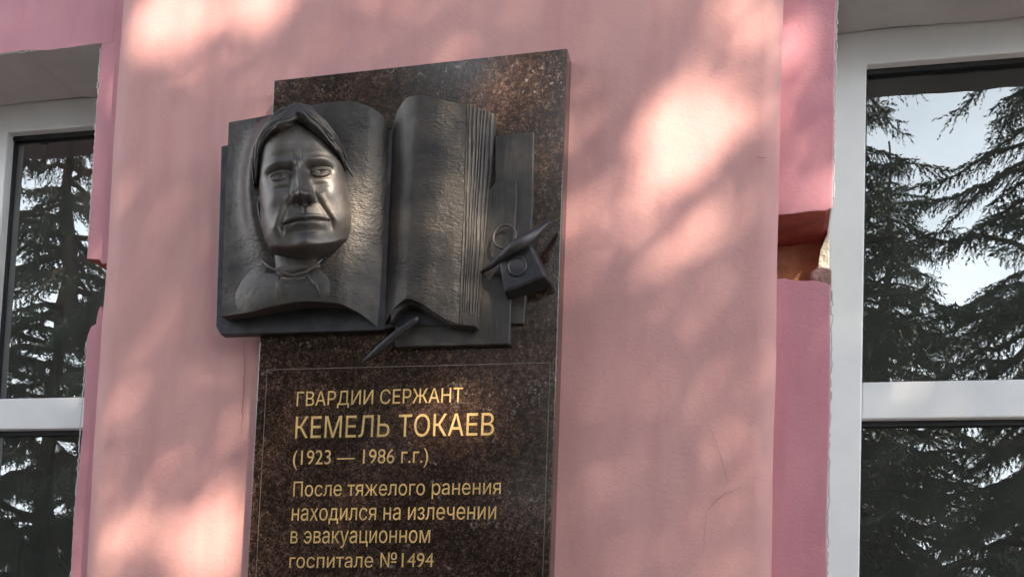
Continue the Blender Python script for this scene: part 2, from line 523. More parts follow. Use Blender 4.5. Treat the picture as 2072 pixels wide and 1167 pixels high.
# the masonry seen inside the gaps
gap = MB()
gap.box((0.90, PD + 0.162, ZN0 - 0.08), (OXR - 0.014, FD - 0.004, ZN1 + 0.08), 0)
child(gap.build('brickwork', M['brick'], bld, bevel=0.004))
gap = MB()
gap.prism([(1.052, ZN0 - 0.03), (1.094, ZN0 - 0.035), (1.0935, ZN0 + 0.026), (1.080, ZN0 + 0.030), (1.068, ZN0 + 0.031), (1.055, ZN0 + 0.022)], PD + 0.012, PD + 0.115, 0)
child(gap.build('loose_brick', simple('pinkish_brick', (0.36, 0.20, 0.17), 0.9, 0, 0.3, 30, 0.9, 60, 0.012), bld, bevel=0.004))
gap = MB()
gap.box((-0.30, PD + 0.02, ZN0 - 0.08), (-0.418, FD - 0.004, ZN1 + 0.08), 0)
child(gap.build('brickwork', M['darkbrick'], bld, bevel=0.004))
mo = MB()
mo.prism([(1.094, ZN0 - 0.03), (1.094, ZN1 + 0.05), (1.088, ZN1 + 0.0), (1.076, ZN1 - 0.03), (1.073, ZN1 - 0.06), (1.071, ZN1 - 0.09), (1.076, ZN0 - 0.03)][::-1], PD + 0.105, FD - 0.003, 0)
child(mo.build('mortar', M['mortar'], bld, bevel=0.004))

# wall over and beyond the windows
for side in (-1, 1):
    mb = MB()
    if side < 0:
        xa, xb = -3.2, OXL
        r5 = np.random.RandomState(31)
        n = 60
        xs = np.linspace(-1.75, OXL + 0.03, n)
        k = np.convolve(r5.normal(0, 1, n), np.ones(5) / 5, 'same') * 0.004
        poly = [(xs[i], ZSOF + k[i]) for i in range(n)] + [(OXL + 0.03, ZTOP), (-1.75, ZTOP)]
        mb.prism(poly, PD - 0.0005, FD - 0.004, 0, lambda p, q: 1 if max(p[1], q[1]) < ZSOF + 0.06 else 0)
        mb.box((-3.2, PD, GROUND), (-1.75, FD + 0.1, ZTOP)); mb.box((-1.75, PD + 0.001, GROUND), (OXL + 0.02, FD + 0.1, ZBOT))
    else:
        r5 = np.random.RandomState(33)
        n = 60
        xs = np.linspace(OXR - 0.03, 2.4, n)
        k = np.convolve(r5.normal(0, 1, n), np.ones(5) / 5, 'same') * 0.003
        poly = [(xs[i], ZSOF + k[i]) for i in range(n)] + [(2.4, ZTOP), (OXR - 0.03, ZTOP)]
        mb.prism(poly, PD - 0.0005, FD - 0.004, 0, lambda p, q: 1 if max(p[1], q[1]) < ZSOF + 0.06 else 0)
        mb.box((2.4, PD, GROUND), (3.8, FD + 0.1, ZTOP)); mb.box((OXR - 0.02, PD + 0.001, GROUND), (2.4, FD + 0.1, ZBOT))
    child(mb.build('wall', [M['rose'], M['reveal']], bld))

# white paint line along the plaster arrises of the openings
pe = MB()
r6 = np.random.RandomState(41)
def arris(pts, rad, n=50, amp=0.0012):
    P = []
    for a, b in zip(pts[:-1], pts[1:]):
        for t in np.linspace(0, 1, n)[:-1]:
            P.append((a[0] + (b[0] - a[0]) * t + r6.normal(0, amp), PD - 0.0005 + 0.002, a[1] + (b[1] - a[1]) * t + r6.normal(0, amp)))
    pe.tube(P, [rad * (0.55 + 0.6 * r6.rand()) for _ in P], 6, 0, True, 0.6)
for runs in ([[(-0.80, ZSOF - 0.001), (-0.70, ZSOF), (-0.489, ZSOF + 0.001)]], [[(-0.4855, ZSOF - 0.01), (-0.4845, ZN1 + 0.02)]],
             [[(-0.472, ZN0 - 0.075), (-0.472, -1.2)]], [[(1.0945, ZSOF), (1.0945, ZN1 + 0.02)]], [[(1.0945, ZN0 - 0.02), (1.0945, -1.2)]]):
    pe = MB()
    for r_ in runs:
        arris(r_, 0.0015, 90)
    child(pe.build('paint_edge', M['reveal'], bld, True))

# window heads, jambs, interiors
def window(side):
    if side > 0:
        x0, x1 = OXR, 2.40
        gl0, gls = 1.1677, [(1.1677, 1.70), (1.775, 2.33)]
    else:
        x0, x1 = -1.75, OXL
        gls = [(-1.68, -0.952), (-0.877, -0.558)]
    zt, zg, ztr, zt2, zb = ZSOF, 0.1137, -0.5584, -0.6345, ZBOT
    f = MB()
    yf, yb = FD, FD + 0.065
    xs = [x0] + [e for p in gls for e in p] + [x1]
    zs = [zb, zb + 0.07, zg, zt + 0.004]
    solid = lambda i, k: 0 <= i < len(xs) - 1 and 0 <= k < 3 and not (k == 1 and i % 2 == 1)
    vid = {}
    def vx(i, k, y):
        if (i, k, y) not in vid:
            vid[(i, k, y)] = len(f.v); f.v.append((xs[i], y, zs[k]))
        return vid[(i, k, y)]
    for i in range(len(xs) - 1):
        for k in range(3):
            if not solid(i, k): continue
            f.f.append((vx(i, k, yf), vx(i + 1, k, yf), vx(i + 1, k + 1, yf), vx(i, k + 1, yf))); f.m.append(0)
            for di, dk, p, q in ((-1, 0, (i, k + 1), (i, k)), (1, 0, (i + 1, k), (i + 1, k + 1)), (0, -1, (i, k), (i + 1, k)), (0, 1, (i + 1, k + 1), (i, k + 1))):
                if not solid(i + di, k + dk):
                    f.f.append((vx(*p, yf), vx(*p, yb), vx(*q, yb), vx(*q, yf))); f.m.append(0)
    for a, b in gls:                                                     # transom
        f.box((a, yf + 0.0015, zt2), (b, yb, ztr))
    w = child(f.build('window', M['frame'], bld, bevel=0.0035, bseg=3))
    gk = MB(); gp = MB()
    yg = FD + 0.034
    for a, b in gls:
        for z0, z1 in ((zb + 0.07, zt2), (ztr, zg)):
            s = 0.006
            gk.box((a, yg - 0.012, z1 - 0.011), (b, yg + 0.004, z1)); gk.box((a, yg - 0.008, z0), (b, yg + 0.004, z0 + s))
            gk.box((a, yg - 0.008, z0 + s), (a + 0.004, yg + 0.004, z1 - 0.011)); gk.box((b - 0.004, yg - 0.008, z0 + s), (b, yg + 0.004, z1 - 0.011))
            o = len(gp.v)
            tilt = 0.0
            gp.add([(a, yg, z0), (b, yg, z0), (b, yg + tilt, z1), (a, yg + tilt, z1)], [(0, 1, 2, 3)])
    gk.build('gasket', M['gasket'], w)
    gp.build('pane', M['glass'], w)
    sl = MB(); sl.box((x0, PD - 0.03, ZBOT - 0.03), (x1, FD, ZBOT - 0.002))
    sl.build('sill', M['frame'], w, bevel=0.004)
    rm = MB()
    X0, X1, Y0, Y1, Z0, Z1 = x0 - 0.3, x1 + 0.3, FD + 0.07, FD + 3.2, -2.6, 0.7
    rm.add([(X0, Y0, Z0), (X1, Y0, Z0), (X1, Y1, Z0), (X0, Y1, Z0), (X0, Y0, Z1), (X1, Y0, Z1), (X1, Y1, Z1), (X0, Y1, Z1)],
           [(0, 1, 2, 3), (4, 7, 6, 5), (1, 5, 6, 2), (2, 6, 7, 3), (3, 7, 4, 0)])
    child(rm.build('room', M['room'], bld))
    return w
window(-1); window(1)

# curtain inside the left window
cv, cf = [], []
ncx, ncz = 140, 6
for j in range(ncz):
    for i in range(ncx):
        x = -1.7 + 1.15 * i / (ncx - 1)
        cv.append((x, FD + 0.30 + 0.022 * math.sin(i * 0.55) + 0.012 * math.sin(i * 0.23 + 1), 0.25 - 2.3 * j / (ncz - 1)))
for j in range(ncz - 1):
    for i in range(ncx - 1):
        a = j * ncx + i
        cf.append((a, a + 1, a + ncx + 1, a + ncx))
cu = obj('curtain', cv, cf, M['curtain'], None, True)
tag(cu, 'grey net curtain hanging in folds behind the left window', 'curtain')

# ------------------------------------------------------------------ memorial plaque
plq = empty('memorial_plaque', (0.3, 0, -1.1))
tag(plq, 'dark brown granite memorial plaque with bronze portrait relief and gold lettering on pink wall', 'plaque')
bpy.context.view_layer.update()
PINV = plq.matrix_world.inverted()
def pc(o):
    o.matrix_parent_inverse = PINV
    return o

tl, tr_ = at(554, 163, -T), at(1148, 98, -T)
sb = MB()
sb.prism([(0.0, -1.35), (0.6, -1.35), (tr_[0], tr_[2]), (tl[0], tl[2])], -T, 0.004)
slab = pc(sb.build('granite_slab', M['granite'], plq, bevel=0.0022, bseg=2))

# etched frame round the inscription
et = MB()
def etch(a, b, w=0.0006):
    a, b = np.array(a), np.array(b); t = (b - a) / np.linalg.norm(b - a); nn = np.array([-t[1], t[0]]) * w
    et.add([(a[0] + nn[0], -T - 0.0004, a[1] + nn[1]), (a[0] - nn[0], -T - 0.0004, a[1] - nn[1]), (b[0] - nn[0], -T - 0.0004, b[1] - nn[1]), (b[0] + nn[0], -T - 0.0004, b[1] + nn[1])], [(0, 1, 2, 3)])
etch((0.0195, -0.599), (0.586, -0.5985)); etch((0.0192, -0.60), (0.0192, -1.32)); etch((0.586, -0.60), (0.586, -1.32)); etch((0.0192, -1.32), (0.586, -1.32))
et.build('etched_border', M['etch'], slab)
slab.children[0].matrix_parent_inverse = slab.matrix_world.inverted() if False else Matrix()
slab.children[0].matrix_parent_inverse = (plq.matrix_world @ PINV).inverted()

# inscription
def text_line(s, pl, pr, cap, ref_cap=0.727):
    """pl, pr: photo points of the left and right end of the baseline; cap: cap height in photo px"""
    A, B = at(*pl, -T), at(*pr, -T)
    top = at(pl[0], pl[1] - cap, -T)
    H = top[2] - A[2]
    cu_ = bpy.data.curves.new('inscription', 'FONT')
    cu_.body = s
    cu_.size = 1.0
    cu_.resolution_u = 6
    to = bpy.data.objects.new('tmp_text', cu_)
    COL.objects.link(to)
    bpy.context.view_layer.update()
    crv = to.to_curve(bpy.context.evaluated_depsgraph_get())
    loops = []
    for sp in crv.splines:
        pts = []
        if sp.type == 'BEZIER':
            bp = sp.bezier_points
            for a_, b_ in zip(bp, list(bp[1:]) + [bp[0]]):
                straight = a_.handle_right_type == 'VECTOR' and b_.handle_left_type == 'VECTOR'
                p0, p1, p2, p3 = a_.co, a_.handle_right, b_.handle_left, b_.co
                chord = (p3 - p0).length
                bend = (p1 - p0).length + (p2 - p1).length + (p3 - p2).length - chord
                for t in ([0.0] if bend < 1e-4 else np.linspace(0, 1, 7)[:-1]):
                    q = p0 * (1 - t) ** 3 + p1 * 3 * t * (1 - t) ** 2 + p2 * 3 * t * t * (1 - t) + p3 * t ** 3
                    pts.append((q.x, q.y))
        else:
            pts = [(q.co.x, q.co.y) for q in sp.points]
        clean = [pts[0]]
        for q in pts[1:]:
            if math.hypot(q[0] - clean[-1][0], q[1] - clean[-1][1]) > 1e-5: clean.append(q)
        if math.hypot(clean[0][0] - clean[-1][0], clean[0][1] - clean[-1][1]) < 1e-5: clean.pop()
        if len(clean) > 2: loops.append(clean)
    to.to_curve_clear()
    bpy.data.objects.remove(to)
    # joined outline of all strokes: constrained triangles, kept where the winding number is not zero
    from mathutils.geometry import delaunay_2d_cdt
    pv, pe_ = [], []
    for L in loops:
        o_ = len(pv); pv.extend([Vector(q) for q in L])
        pe_.extend([(o_ + k, o_ + (k + 1) % len(L)) for k in range(len(L))])
    ov, oe, of, *_r = delaunay_2d_cdt(pv, pe_, [], 0, 1e-6)
    ov = np.array([tuple(q) for q in ov])
    cen = np.array([ov[list(t)].mean(0) for t in of])
    wind = np.zeros(len(cen), int)
    for L in loops:
        for k in range(len(L)):
            (xa, ya), (xb, yb) = L[k - 1], L[k]
            if ya == yb: continue
            up = (ya <= cen[:, 1]) & (yb > cen[:, 1]); dn = (ya > cen[:, 1]) & (yb <= cen[:, 1])
            xi = xa + (cen[:, 1] - ya) / (yb - ya) * (xb - xa)
            wind += (up & (xi > cen[:, 0])).astype(int) - (dn & (xi > cen[:, 0])).astype(int)
    tri = [tuple(t) for t, w_ in zip(of, wind) if w_ != 0]
    co = np.concatenate([ov, np.zeros((len(ov), 1))], 1)
    x0, x1 = co[:, 0].min(), co[:, 0].max()
    sx = (B[0] - A[0]) / (x1 - x0)
    sz = H / ref_cap
    rot = (B[2] - A[2]) / (B[0] - A[0])
    X = (co[:, 0] - x0) * sx
    nv = np.stack([A[0] + X, -T - 0.0004 - co[:, 2], A[2] + co[:, 1] * sz + X * rot], 1)
    me = bpy.data.meshes.new('inscription')
    me.from_pydata(nv.tolist(), [], tri)
    me.materials.clear(); me.materials.append(M['gold'])
    me.update()
    o = bpy.data.objects.new('inscription', me)
    COL.objects.link(o)
    o.parent = plq
    return pc(o)
text_line("ГВАРДИИ СЕРЖАНТ", (600, 821), (936, 813), 28.5)
text_line("КЕМЕЛЬ ТОКАЕВ", (597, 886), (999, 880), 43.5)
text_line("(1923 — 1986 г.г.)", (592.6, 939.5), (866, 935.5), 30)
text_line("После тяжелого ранения", (593, 1003.5), (1013, 999), 30)
text_line("находился на излечении", (590, 1052.5), (1003.5, 1049.5), 33)
text_line("в эвакуационном", (587.5, 1098.5), (870, 1097), 33)
text_line("госпитале №1494", (585.3, 1148), (877, 1146), 29)

# ---- the bronze book, built as raised shells
def ruled(name, top, bot, material, parent, nu=120, nv=160, back=0.0, edge_mat=None, dfun=None, bow=None):
    """top, bot: lists of (px, py, H) left to right; H = height off the granite"""
    def curve(pts):
        W = np.array([[*at(p[0], p[1], -(T + p[2]))] for p in pts])
        s = np.concatenate([[0], np.cumsum(np.linalg.norm(np.diff(W[:, [0]], axis=0), axis=1))]); s /= s[-1]
        u = np.linspace(0, 1, nu)
        return np.stack([spline(s, W[:, k], u) for k in range(3)], 1)
    A, B = curve(top), curve(bot)
    t = np.linspace(0, 1, nv)[:, None, None]
    G = A[None] * (1 - t) + B[None] * t           # nv x nu x 3
    if dfun is not None:
        uu, vv = np.meshgrid(np.linspace(0, 1, nu), np.linspace(0, 1, nv))
        G[:, :, 1] -= dfun(uu, vv, G)
    v = G.reshape(-1, 3).tolist(); f = []; fm = []
    for j in range(nv - 1):
        for i in range(nu - 1):
            a = j * nu + i
            f.append((a, a + nu, a + nu + 1, a + 1)); fm.append(0)
    ring = [(0, i) for i in range(nu)] + [(j, nu - 1) for j in range(1, nv)] + [(nv - 1, i) for i in range(nu - 2, -1, -1)] + [(j, 0) for j in range(nv - 2, 0, -1)]
    o = len(v)
    for (j, i) in ring:
        p = G[j, i]; v.append((p[0], p[1], p[2])); v.append((p[0], max(p[1] + 0.001, -(T + back)), p[2]))
    k = len(ring)
    for q in range(k):
        a, b = o + 2 * q, o + 2 * ((q + 1) % k)
        f.append((a, b, b + 1, a + 1)); fm.append(1)
    ob = obj(name, v, f, None, parent, True, [material, edge_mat or material], fm)
    return ob

def sheet(name, poly, H, back, material, parent, bevel=0.002):
    mb = MB()
    pts = [at(p[0], p[1], -(T + H)) for p in poly]
    mb.prism([(p[0], p[2]) for p in pts], -(T + H), -(T + back))
    return mb.build(name, material, parent, bevel=bevel)

book = pc(sheet('bronze_book', [(447, 296), (436, 660), (446, 677), (770, 668), (800, 660), (965, 660), (965, 240), (790, 262), (600, 262)][::1], 0.016, -0.006, M['dark'], plq))
def sub(o):
    return o
r7 = np.random.RandomState(77)
# frame of the portrait head; the left page swells up to meet it
O_H = 0.112
FO = at(607, 352, -(T + O_H))
yaw, pit, roll = math.radians(17), math.radians(-4), math.radians(9.5)
e3 = np.array([math.sin(yaw) * math.cos(pit), -math.cos(yaw) * math.cos(pit), math.sin(pit)])
h1 = np.array([math.cos(yaw), math.sin(yaw), 0.0]); u1 = -np.cross(e3, h1) * -1
u1 = np.cross(h1, -e3) * 1.0
if u1[2] < 0: u1 = -u1
e1 = h1 * math.cos(roll) + u1 * math.sin(roll)
e2 = u1 * math.cos(roll) - h1 * math.sin(roll)
CM = 0.0103
def head_swell(uu, vv, G):
    q = (G - FO) / CM
    a, b, d = q @ e1, q @ e2, q @ e3
    r = np.sqrt((a / 8.7) ** 2 + ((b + 3.6) / 15.8) ** 2)
    fall = np.where(r < 1, 1.0, np.exp(-((r - 1) / 0.30) ** 2))
    edge_ = np.clip(np.minimum(np.minimum(uu, 1 - uu), np.minimum(vv, 1 - vv)) / 0.06, 0, 1)
    return np.clip(-5.3 - d, 0, 9) * CM * fall * edge_ + page_bulge(uu, vv, G)
def page_bulge(uu, vv, G):
    # slow waviness of the cast page
    return 0.0004 * np.sin(vv * 13 + 5 * uu) * np.sin(uu * 9) + 0.0002 * np.sin(vv * 61 + 11 * uu)
left_page = ruled('page', [(463, 248, .045), (520, 238, .050), (600, 222, .056), (660, 208, .060), (705, 205, .060), (745, 215, .050), (775, 236, .030), (790, 262, .014)],
                  [(447, 640, .045), (500, 632, .050), (560, 618, .056), (612, 609, .060), (680, 613, .054), (722, 630, .038), (752, 652, .022), (772, 668, .012)],
                  M['page'], book, 150, 190, 0.018, M['edge'], head_swell)
right_page = ruled('page', [(793, 262, .012), (806, 222, .034), (828, 196, .052), (850, 192, .057), (885, 200, .056), (920, 208, .050), (946, 211, .046)],
                   [(774, 668, .010), (784, 645, .026), (803, 618, .044), (824, 604, .052), (850, 612, .053), (885, 636, .048), (912, 650, .044), (930, 655, .040)],
                   M['page'], book, 120, 190, 0.018, M['edge'], page_bulge)
def fan(uu, vv, G):
    ph = uu * 46 + 1.2 * np.sin(vv * 5 + uu * 9) + 0.6 * np.sin(vv * 17)
    saw = (np.abs(((ph / (2 * math.pi)) % 1.0) - 0.5) * 2) ** 1.6
    n_ = np.sin(uu * 173 + 2.2 * np.sin(vv * 9)) * 0.0007
    return 0.0042 * saw + n_
fanned = ruled('page_edges', [(947, 212, .046), (962, 216, .040), (985, 226, .030), (1001, 232, .018)],
               [(931, 655, .040), (940, 657, .034), (956, 657, .026), (968, 656, .016)], M['streak'], book, 140, 90, 0.0, M['edge'], fan)
# layers of leaves under the right page, seen from below
for k, (dz, h) in enumerate(((0.0035, .040), (0.007, .031), (0.0105, .022))):
    w0 = MB()
    pts = [at(p[0], p[1], -(T + h)) for p in [(790, 650), (806, 628), (826, 612), (850, 617), (885, 640), (912, 653), (962 - 4 * k, 656)]]
    poly = [(p[0], p[2] - dz * (0.4 + 0.6 * i / 6)) for i, p in enumerate(pts)]
    poly += [(p[0], p[2] + 0.02) for p in reversed(pts)]
    w0.prism(poly, -(T + h), -T - 0.002)
    w0.build('leaf_layer', M['edge'], book, bevel=0.0015)

sh2 = pc(sheet('paper_sheet', [(1001, 275), (1001, 420), (1002, 655), (1060, 655), (1078, 420), (1081, 266)][::1], 0.008, -0.002, M['plate'], plq))
sh1 = pc(sheet('paper_sheet', [(800, 560), (800, 702), (1031, 696), (1036, 560), (1046, 400), (1044, 363), (1003, 366), (960, 420)][::1], 0.014, -0.002, M['plate'], plq))

# pen lying across the lower edge
pn = MB()
def H_at(px, py, h):
    return at(px, py, -(T + h))
pts = [H_at(848, 642, .030), H_at(838, 650, .030), H_at(800, 678, .028), H_at(765, 707, .025), H_at(748, 722, .022), H_at(733, 733, .018)]
pn.tube(pts, [0.0062, 0.0078, 0.0080, 0.0072, 0.0050, 0.0015], 14)
pc(pn.build('pen', M['dark'], plq, True))

# old folding camera
def cam_prop():
    mb = MB()
    quad = [(1006, 521), (1074, 494), (1104, 558), (1021, 591)]
    F = [H_at(*p, .050) for p in quad]
    # make it a true rectangle-ish block: back face straight behind
    v = [tuple(p) for p in F] + [(p[0] + (F[0][0] + F[2][0] - 2 * p[0]) * -0.06, -T + 0.002, p[2] + (F[0][2] + F[2][2] - 2 * p[2]) * -0.06) for p in F]
    mb.add(v, [(0, 3, 2, 1), (4, 5, 6, 7), (0, 1, 5, 4), (1, 2, 6, 5), (2, 3, 7, 6), (3, 0, 4, 7)])
    body = pc(mb.build('folding_camera', M['dark'], plq, bevel=0.005, bseg=3))
    c = H_at(1046, 539, .051)
    ln = MB()
    ring = [(c[0] + 0.0165 * math.cos(a), c[1], c[2] + 0.0165 * math.sin(a)) for a in np.linspace(0, 2 * math.pi, 33)]
    ln.tube(ring, 0.0028, 8, 0, False)
    ring = [(c[0] + 0.0085 * math.cos(a), c[1] - 0.001, c[2] + 0.0085 * math.sin(a)) for a in np.linspace(0, 2 * math.pi, 25)]
    ln.tube(ring, 0.0016, 8, 0, False)
    disc = [(c[0] + 0.016 * math.cos(a), c[1] - 0.001, c[2] + 0.016 * math.sin(a)) for a in np.linspace(0, 2 * math.pi, 33)[:-1]]
    ln.add(disc + [(c[0], c[1] - 0.004, c[2])], [(i, (i + 1) % 32, 32) for i in range(32)])
    ln.build('lens', M['dark'], body, True)
    # strap / opened flap across the top
    st = MB()
    P = [(974, 551, .018, .0035), (990, 541, .030, .008), (1010, 523, .050, .013), (1035, 503, .062, .018), (1058, 489, .064, .020), (1075, 478, .058, .017), (1092, 464, .048, .011), (1104, 454, .040, .007), (1116, 447, .032, .0025)]
    st.tube([H_at(a, b, h) for a, b, h, r in P], [max(r, .005) * .62 for *_, r in P], 12, 0, True, 0.8)
    st.build('strap', M['dark'], body, True)
    rg = MB()
    c = H_at(1021, 479, .028)
    rg.tube([(c[0] + 0.0215 * math.cos(a), c[1] + 0.004 * math.sin(a), c[2] + 0.0235 * math.sin(a)) for a in np.linspace(0, 2 * math.pi, 41)], 0.0024, 8, 0, False)
    rg.build('ring', M['bronze'], body, True)
cam_prop()

# ---- portrait: head in high relief
def to_world(a, b, d):
    return FO[None] + CM * (a[:, None] * e1 + b[:, None] * e2 + d[:, None] * e3)

def gs(x, s):
    return np.exp(-(x / s) ** 2)

def half_width(b):
    return np.interp(b, [-18, -15.6, -14.6, -13.4, -12, -10, -8, -5, -1, 3, 6, 9, 11, 13], [2.4, 4.2, 5.4, 6.6, 7.5, 8.1, 8.35, 8.4, 8.15, 7.9, 7.6, 6.6, 5.0, 2.5])

def face_depth(a, b):
    a0 = a
    W = half_width(b)
    r = np.abs(a) / W
    bl = 6.2 * np.sqrt(np.clip(1 - np.clip(r, 0, 1) ** (2.6 - 0.4 * ss(-6, -12, b)), 0, 1)) - 5.0
    br = 4.6 * np.sqrt(np.clip(1 - np.clip(r, 0, 1) ** (7.0 - 4.6 * ss(-6, -12.5, b)), 0, 1)) - 3.4 - 0.16 * np.clip(a, 0, 9)
    base = np.where(a < 0, bl, br) - np.clip(r - 1, 0, 9) * np.where(a < 0, 20, 16)
    base += 1.7 * gs(a + 8.95 - 0.10 * np.clip(-b - 3, 0, 9), 0.50) * gs(b + 4.2, 3.2) - 0.7 * gs(a + 8.15, 0.35) * gs(b + 4.0, 2.2)
    base -= np.clip((b - 3.5) / 8, 0, 9) ** 2 * 2.2                       # skull turns back
    d = base
    s = np.sign(a)
    # brow ridge and glabella
    brow = 1.9 + 0.25 * gs(np.abs(a) - 4.2, 2.2) - 0.02 * (np.abs(a) - 3.5) ** 2
    d = d + 0.52 * gs(b - brow + 0.15, 0.8) * gs(np.abs(a) - 3.4, 3.0) + 0.25 * gs(a, 1.1) * gs(b - 2.0, 1.2)
    # frown furrows
    d = d - 0.11 * gs(np.abs(a) - 0.75, 0.25) * gs(b - 2.3, 1.1)
    # sockets
    d = d - 0.95 * gs(np.abs(a) - 3.5, 2.1) * gs(b - 0.25, 1.15)
    d = d - 0.55 * gs(np.abs(a) - 1.6, 0.8) * gs(b - 0.3, 1.2)
    # eyeballs and lids
    ex, ey = np.abs(a) - 3.75, b + 0.25
    eye = np.clip(1 - (ex / 1.75) ** 2 - (ey / 1.05) ** 2, 0, 1)
    d = d + 0.80 * np.sqrt(eye)
    lid = 0.42 * (1 - (ex / 1.8) ** 2)
    yu = b + 0.25 - lid
    edge_ = ss(2.05, 1.55, np.abs(ex))
    d = d + 0.34 * ss(-0.06, 0.10, yu) * gs(np.clip(yu - 0.1, 0, 9), 0.55) * edge_          # upper lid over the eyeball
    yl = b + 0.25 + 0.50 * (1 - (ex / 1.8) ** 2)
    d = d + 0.18 * ss(0.06, -0.10, yl) * gs(np.clip(-yl - 0.1, 0, 9), 0.45) * edge_         # lower lid
    d = d - 0.30 * gs(np.abs(a) - 3.7, 0.34) * gs(b + 0.22, 0.34)                            # pupil
    d = d + 0.16 * gs(np.abs(a) - 3.7, 1.5) * gs(b + 1.75, 0.7) - 0.16 * gs(np.abs(a) - 3.5, 1.6) * gs(b + 2.6, 0.5)   # bags
    d = d - 0.16 * np.where(np.abs(ex) < 2.2, gs(b - 1.02 + 0.10 * ex ** 2, 0.22), 0)        # fold over the lid
    # nose
    nb = np.clip((1.6 - b) / 6.4, 0, 1)
    ridge = 0.35 + 2.45 * nb ** 1.15
    wid = 0.62 + 0.62 * nb ** 1.5
    end = ss(-6.0, -5.15, b)
    up_ = 1 - ss(1.0, 2.6, b)
    d = d + ridge * gs(a, wid * 1.25) * end * up_
    d = d + 0.55 * gs(a, 1.0) * gs(b + 4.75, 0.8)
    d = d + 1.15 * gs(np.abs(a) - 1.55, 0.62) * gs(b + 4.85, 0.72)
    d = d - 0.35 * gs(np.abs(a) - 2.25, 0.3) * gs(b + 4.7, 0.8)
    d = d - 0.55 * gs(np.abs(a) - 0.75, 0.40) * gs(b + 5.72, 0.30)
    d = d - 0.28 * gs(a, 2.0) * gs(b + 6.0, 0.35)
    # cheeks
    d = d + 0.70 * gs(np.abs(a) - 5.2, 2.3) * gs(b + 4.2, 2.6)
    d = d + 0.40 * gs(np.abs(a) - 5.9, 1.7) * gs(b + 9.2, 2.4)
    # nasolabial folds
    tt = np.clip((-4.6 - b) / 4.6, 0, 1)
    xf = 2.35 + 2.35 * tt ** 1.1
    on = ss(-10.3, -9.0, b) * (1 - ss(-4.6, -3.8, b))
    d = d - 0.28 * gs(np.abs(a) - xf, 0.50) * on + 0.22 * gs(np.abs(a) - xf - 0.9, 0.8) * on
    # mouth
    d = d + 0.50 * gs(a, 3.6) * gs(b + 8.6, 2.5)
    mb_ = -8.75 - 0.018 * a ** 2 + 0.14 * gs(a, 0.6) * -1
    inm = ss(4.6, 3.9, np.abs(a))
    d = d - 0.60 * gs(b - mb_, 0.20) * inm
    d = d + 0.20 * gs(b - mb_ - 0.55, 0.38) * ss(4.0, 2.6, np.abs(a))
    d = d + 0.40 * gs(b - mb_ + 0.72, 0.45) * ss(3.2, 1.2, np.abs(a))
    d = d - 0.38 * gs(b + 10.7, 0.55) * gs(a, 2.6)
    d = d - 0.20 * gs(a, 0.32) * ss(-8.2, -7.6, b) * (1 - ss(-6.6, -6.0, b))
    d = d - 0.42 * gs(np.abs(a) - 4.45, 0.5) * gs(b + 9.9, 0.8)
    # chin
    d = d + 0.85 * gs(a, 2.3) * gs(b + 12.9, 1.3)
    d = d - 6.5 * ss(-13.3, -15.3, b - 0.034 * a ** 2)
    # forehead
    d = d + 0.25 * gs(np.abs(a) - 2.6, 2.4) * gs(b - 5.0, 2.0)
    d = d - 0.025 * np.sin(b * 4.2 + 0.2 * a) * gs(a, 4.0) * gs(b - 5.0, 1.6)
    # neck and the second chin
    nw = np.interp(b, [-24, -19, -16, -13, -11], [8.8, 8.2, 8.0, 8.0, 8.0])
    rn = np.abs(a) / nw
    neck = 4.6 * np.sqrt(np.clip(1 - np.clip(rn, 0, 1) ** 3.0, 0, 1)) - 8.0 - 0.18 * np.clip(-15 - b, 0, 9) - 0.20 * np.clip(a, 0, 9) - np.clip(rn - 1, 0, 9) * 20
    neck = neck + 0.9 * gs(b + 16.3, 1.2) * gs(a, 4.5) - 0.5 * gs(b + 17.0, 0.5) * gs(a, 4.5)
    return np.maximum(d, neck)

na, nb_ = 250, 320
A_, B_ = np.meshgrid(np.linspace(-10.2, 10.2, na), np.linspace(-19.5, 12.5, nb_))
D_ = face_depth(A_, B_)
Wd = to_world(A_.ravel(), B_.ravel(), np.maximum(D_.ravel(), -11.0))
fc = [(j * na + i, j * na + i + 1, (j + 1) * na + i + 1, (j + 1) * na + i) for j in range(nb_ - 1) for i in range(na - 1)
      if max(D_[j, i], D_[j + 1, i + 1], D_[j, i + 1], D_[j + 1, i]) > -10.9 and (B_[j, i] < 6 or math.hypot(A_[j, i] / 8.0, (B_[j, i] - 5) / 6.6) < 1)]
head = pc(obj('portrait_head', Wd, fc, M['skin'], plq, True))

# hair combed over from the left
Lb = np.array([(-8.2, 0.6), (-7.7, 2.6), (-6.5, 6.0), (-3.9, 7.6), (-1.2, 7.9), (0.6, 9.2), (1.6, 9.0), (3.0, 7.5), (5.6, 4.8), (7.7, 2.3), (8.9, -0.6)])
Tb = np.array([(-8.8, 0.4), (-9.3, 4.0), (-8.2, 8.6), (-5.0, 12.0), (-1.4, 13.2), (1.3, 13.2), (3.8, 12.4), (5.4, 10.6), (7.4, 7.9), (9.0, 4.6), (9.8, 0.3)])
nu_, nv_ = 220, 90
us = np.linspace(0, 1, nu_)
sb_ = np.linspace(0, 1, len(Lb))
Lc = np.stack([spline(sb_, Lb[:, k], us) for k in (0, 1)], 1); Tc = np.stack([spline(sb_, Tb[:, k], us) for k in (0, 1)], 1)
vv_ = np.linspace(0, 1, nv_)[:, None, None]
G2 = Lc[None] * (1 - vv_) + Tc[None] * vv_
U_, V_ = np.meshgrid(us, np.linspace(0, 1, nv_))
ah, bh = G2[:, :, 0], G2[:, :, 1]
prof0 = lambda V: np.sin(math.pi * np.clip(V, 0, 1) ** 0.62) ** 0.6
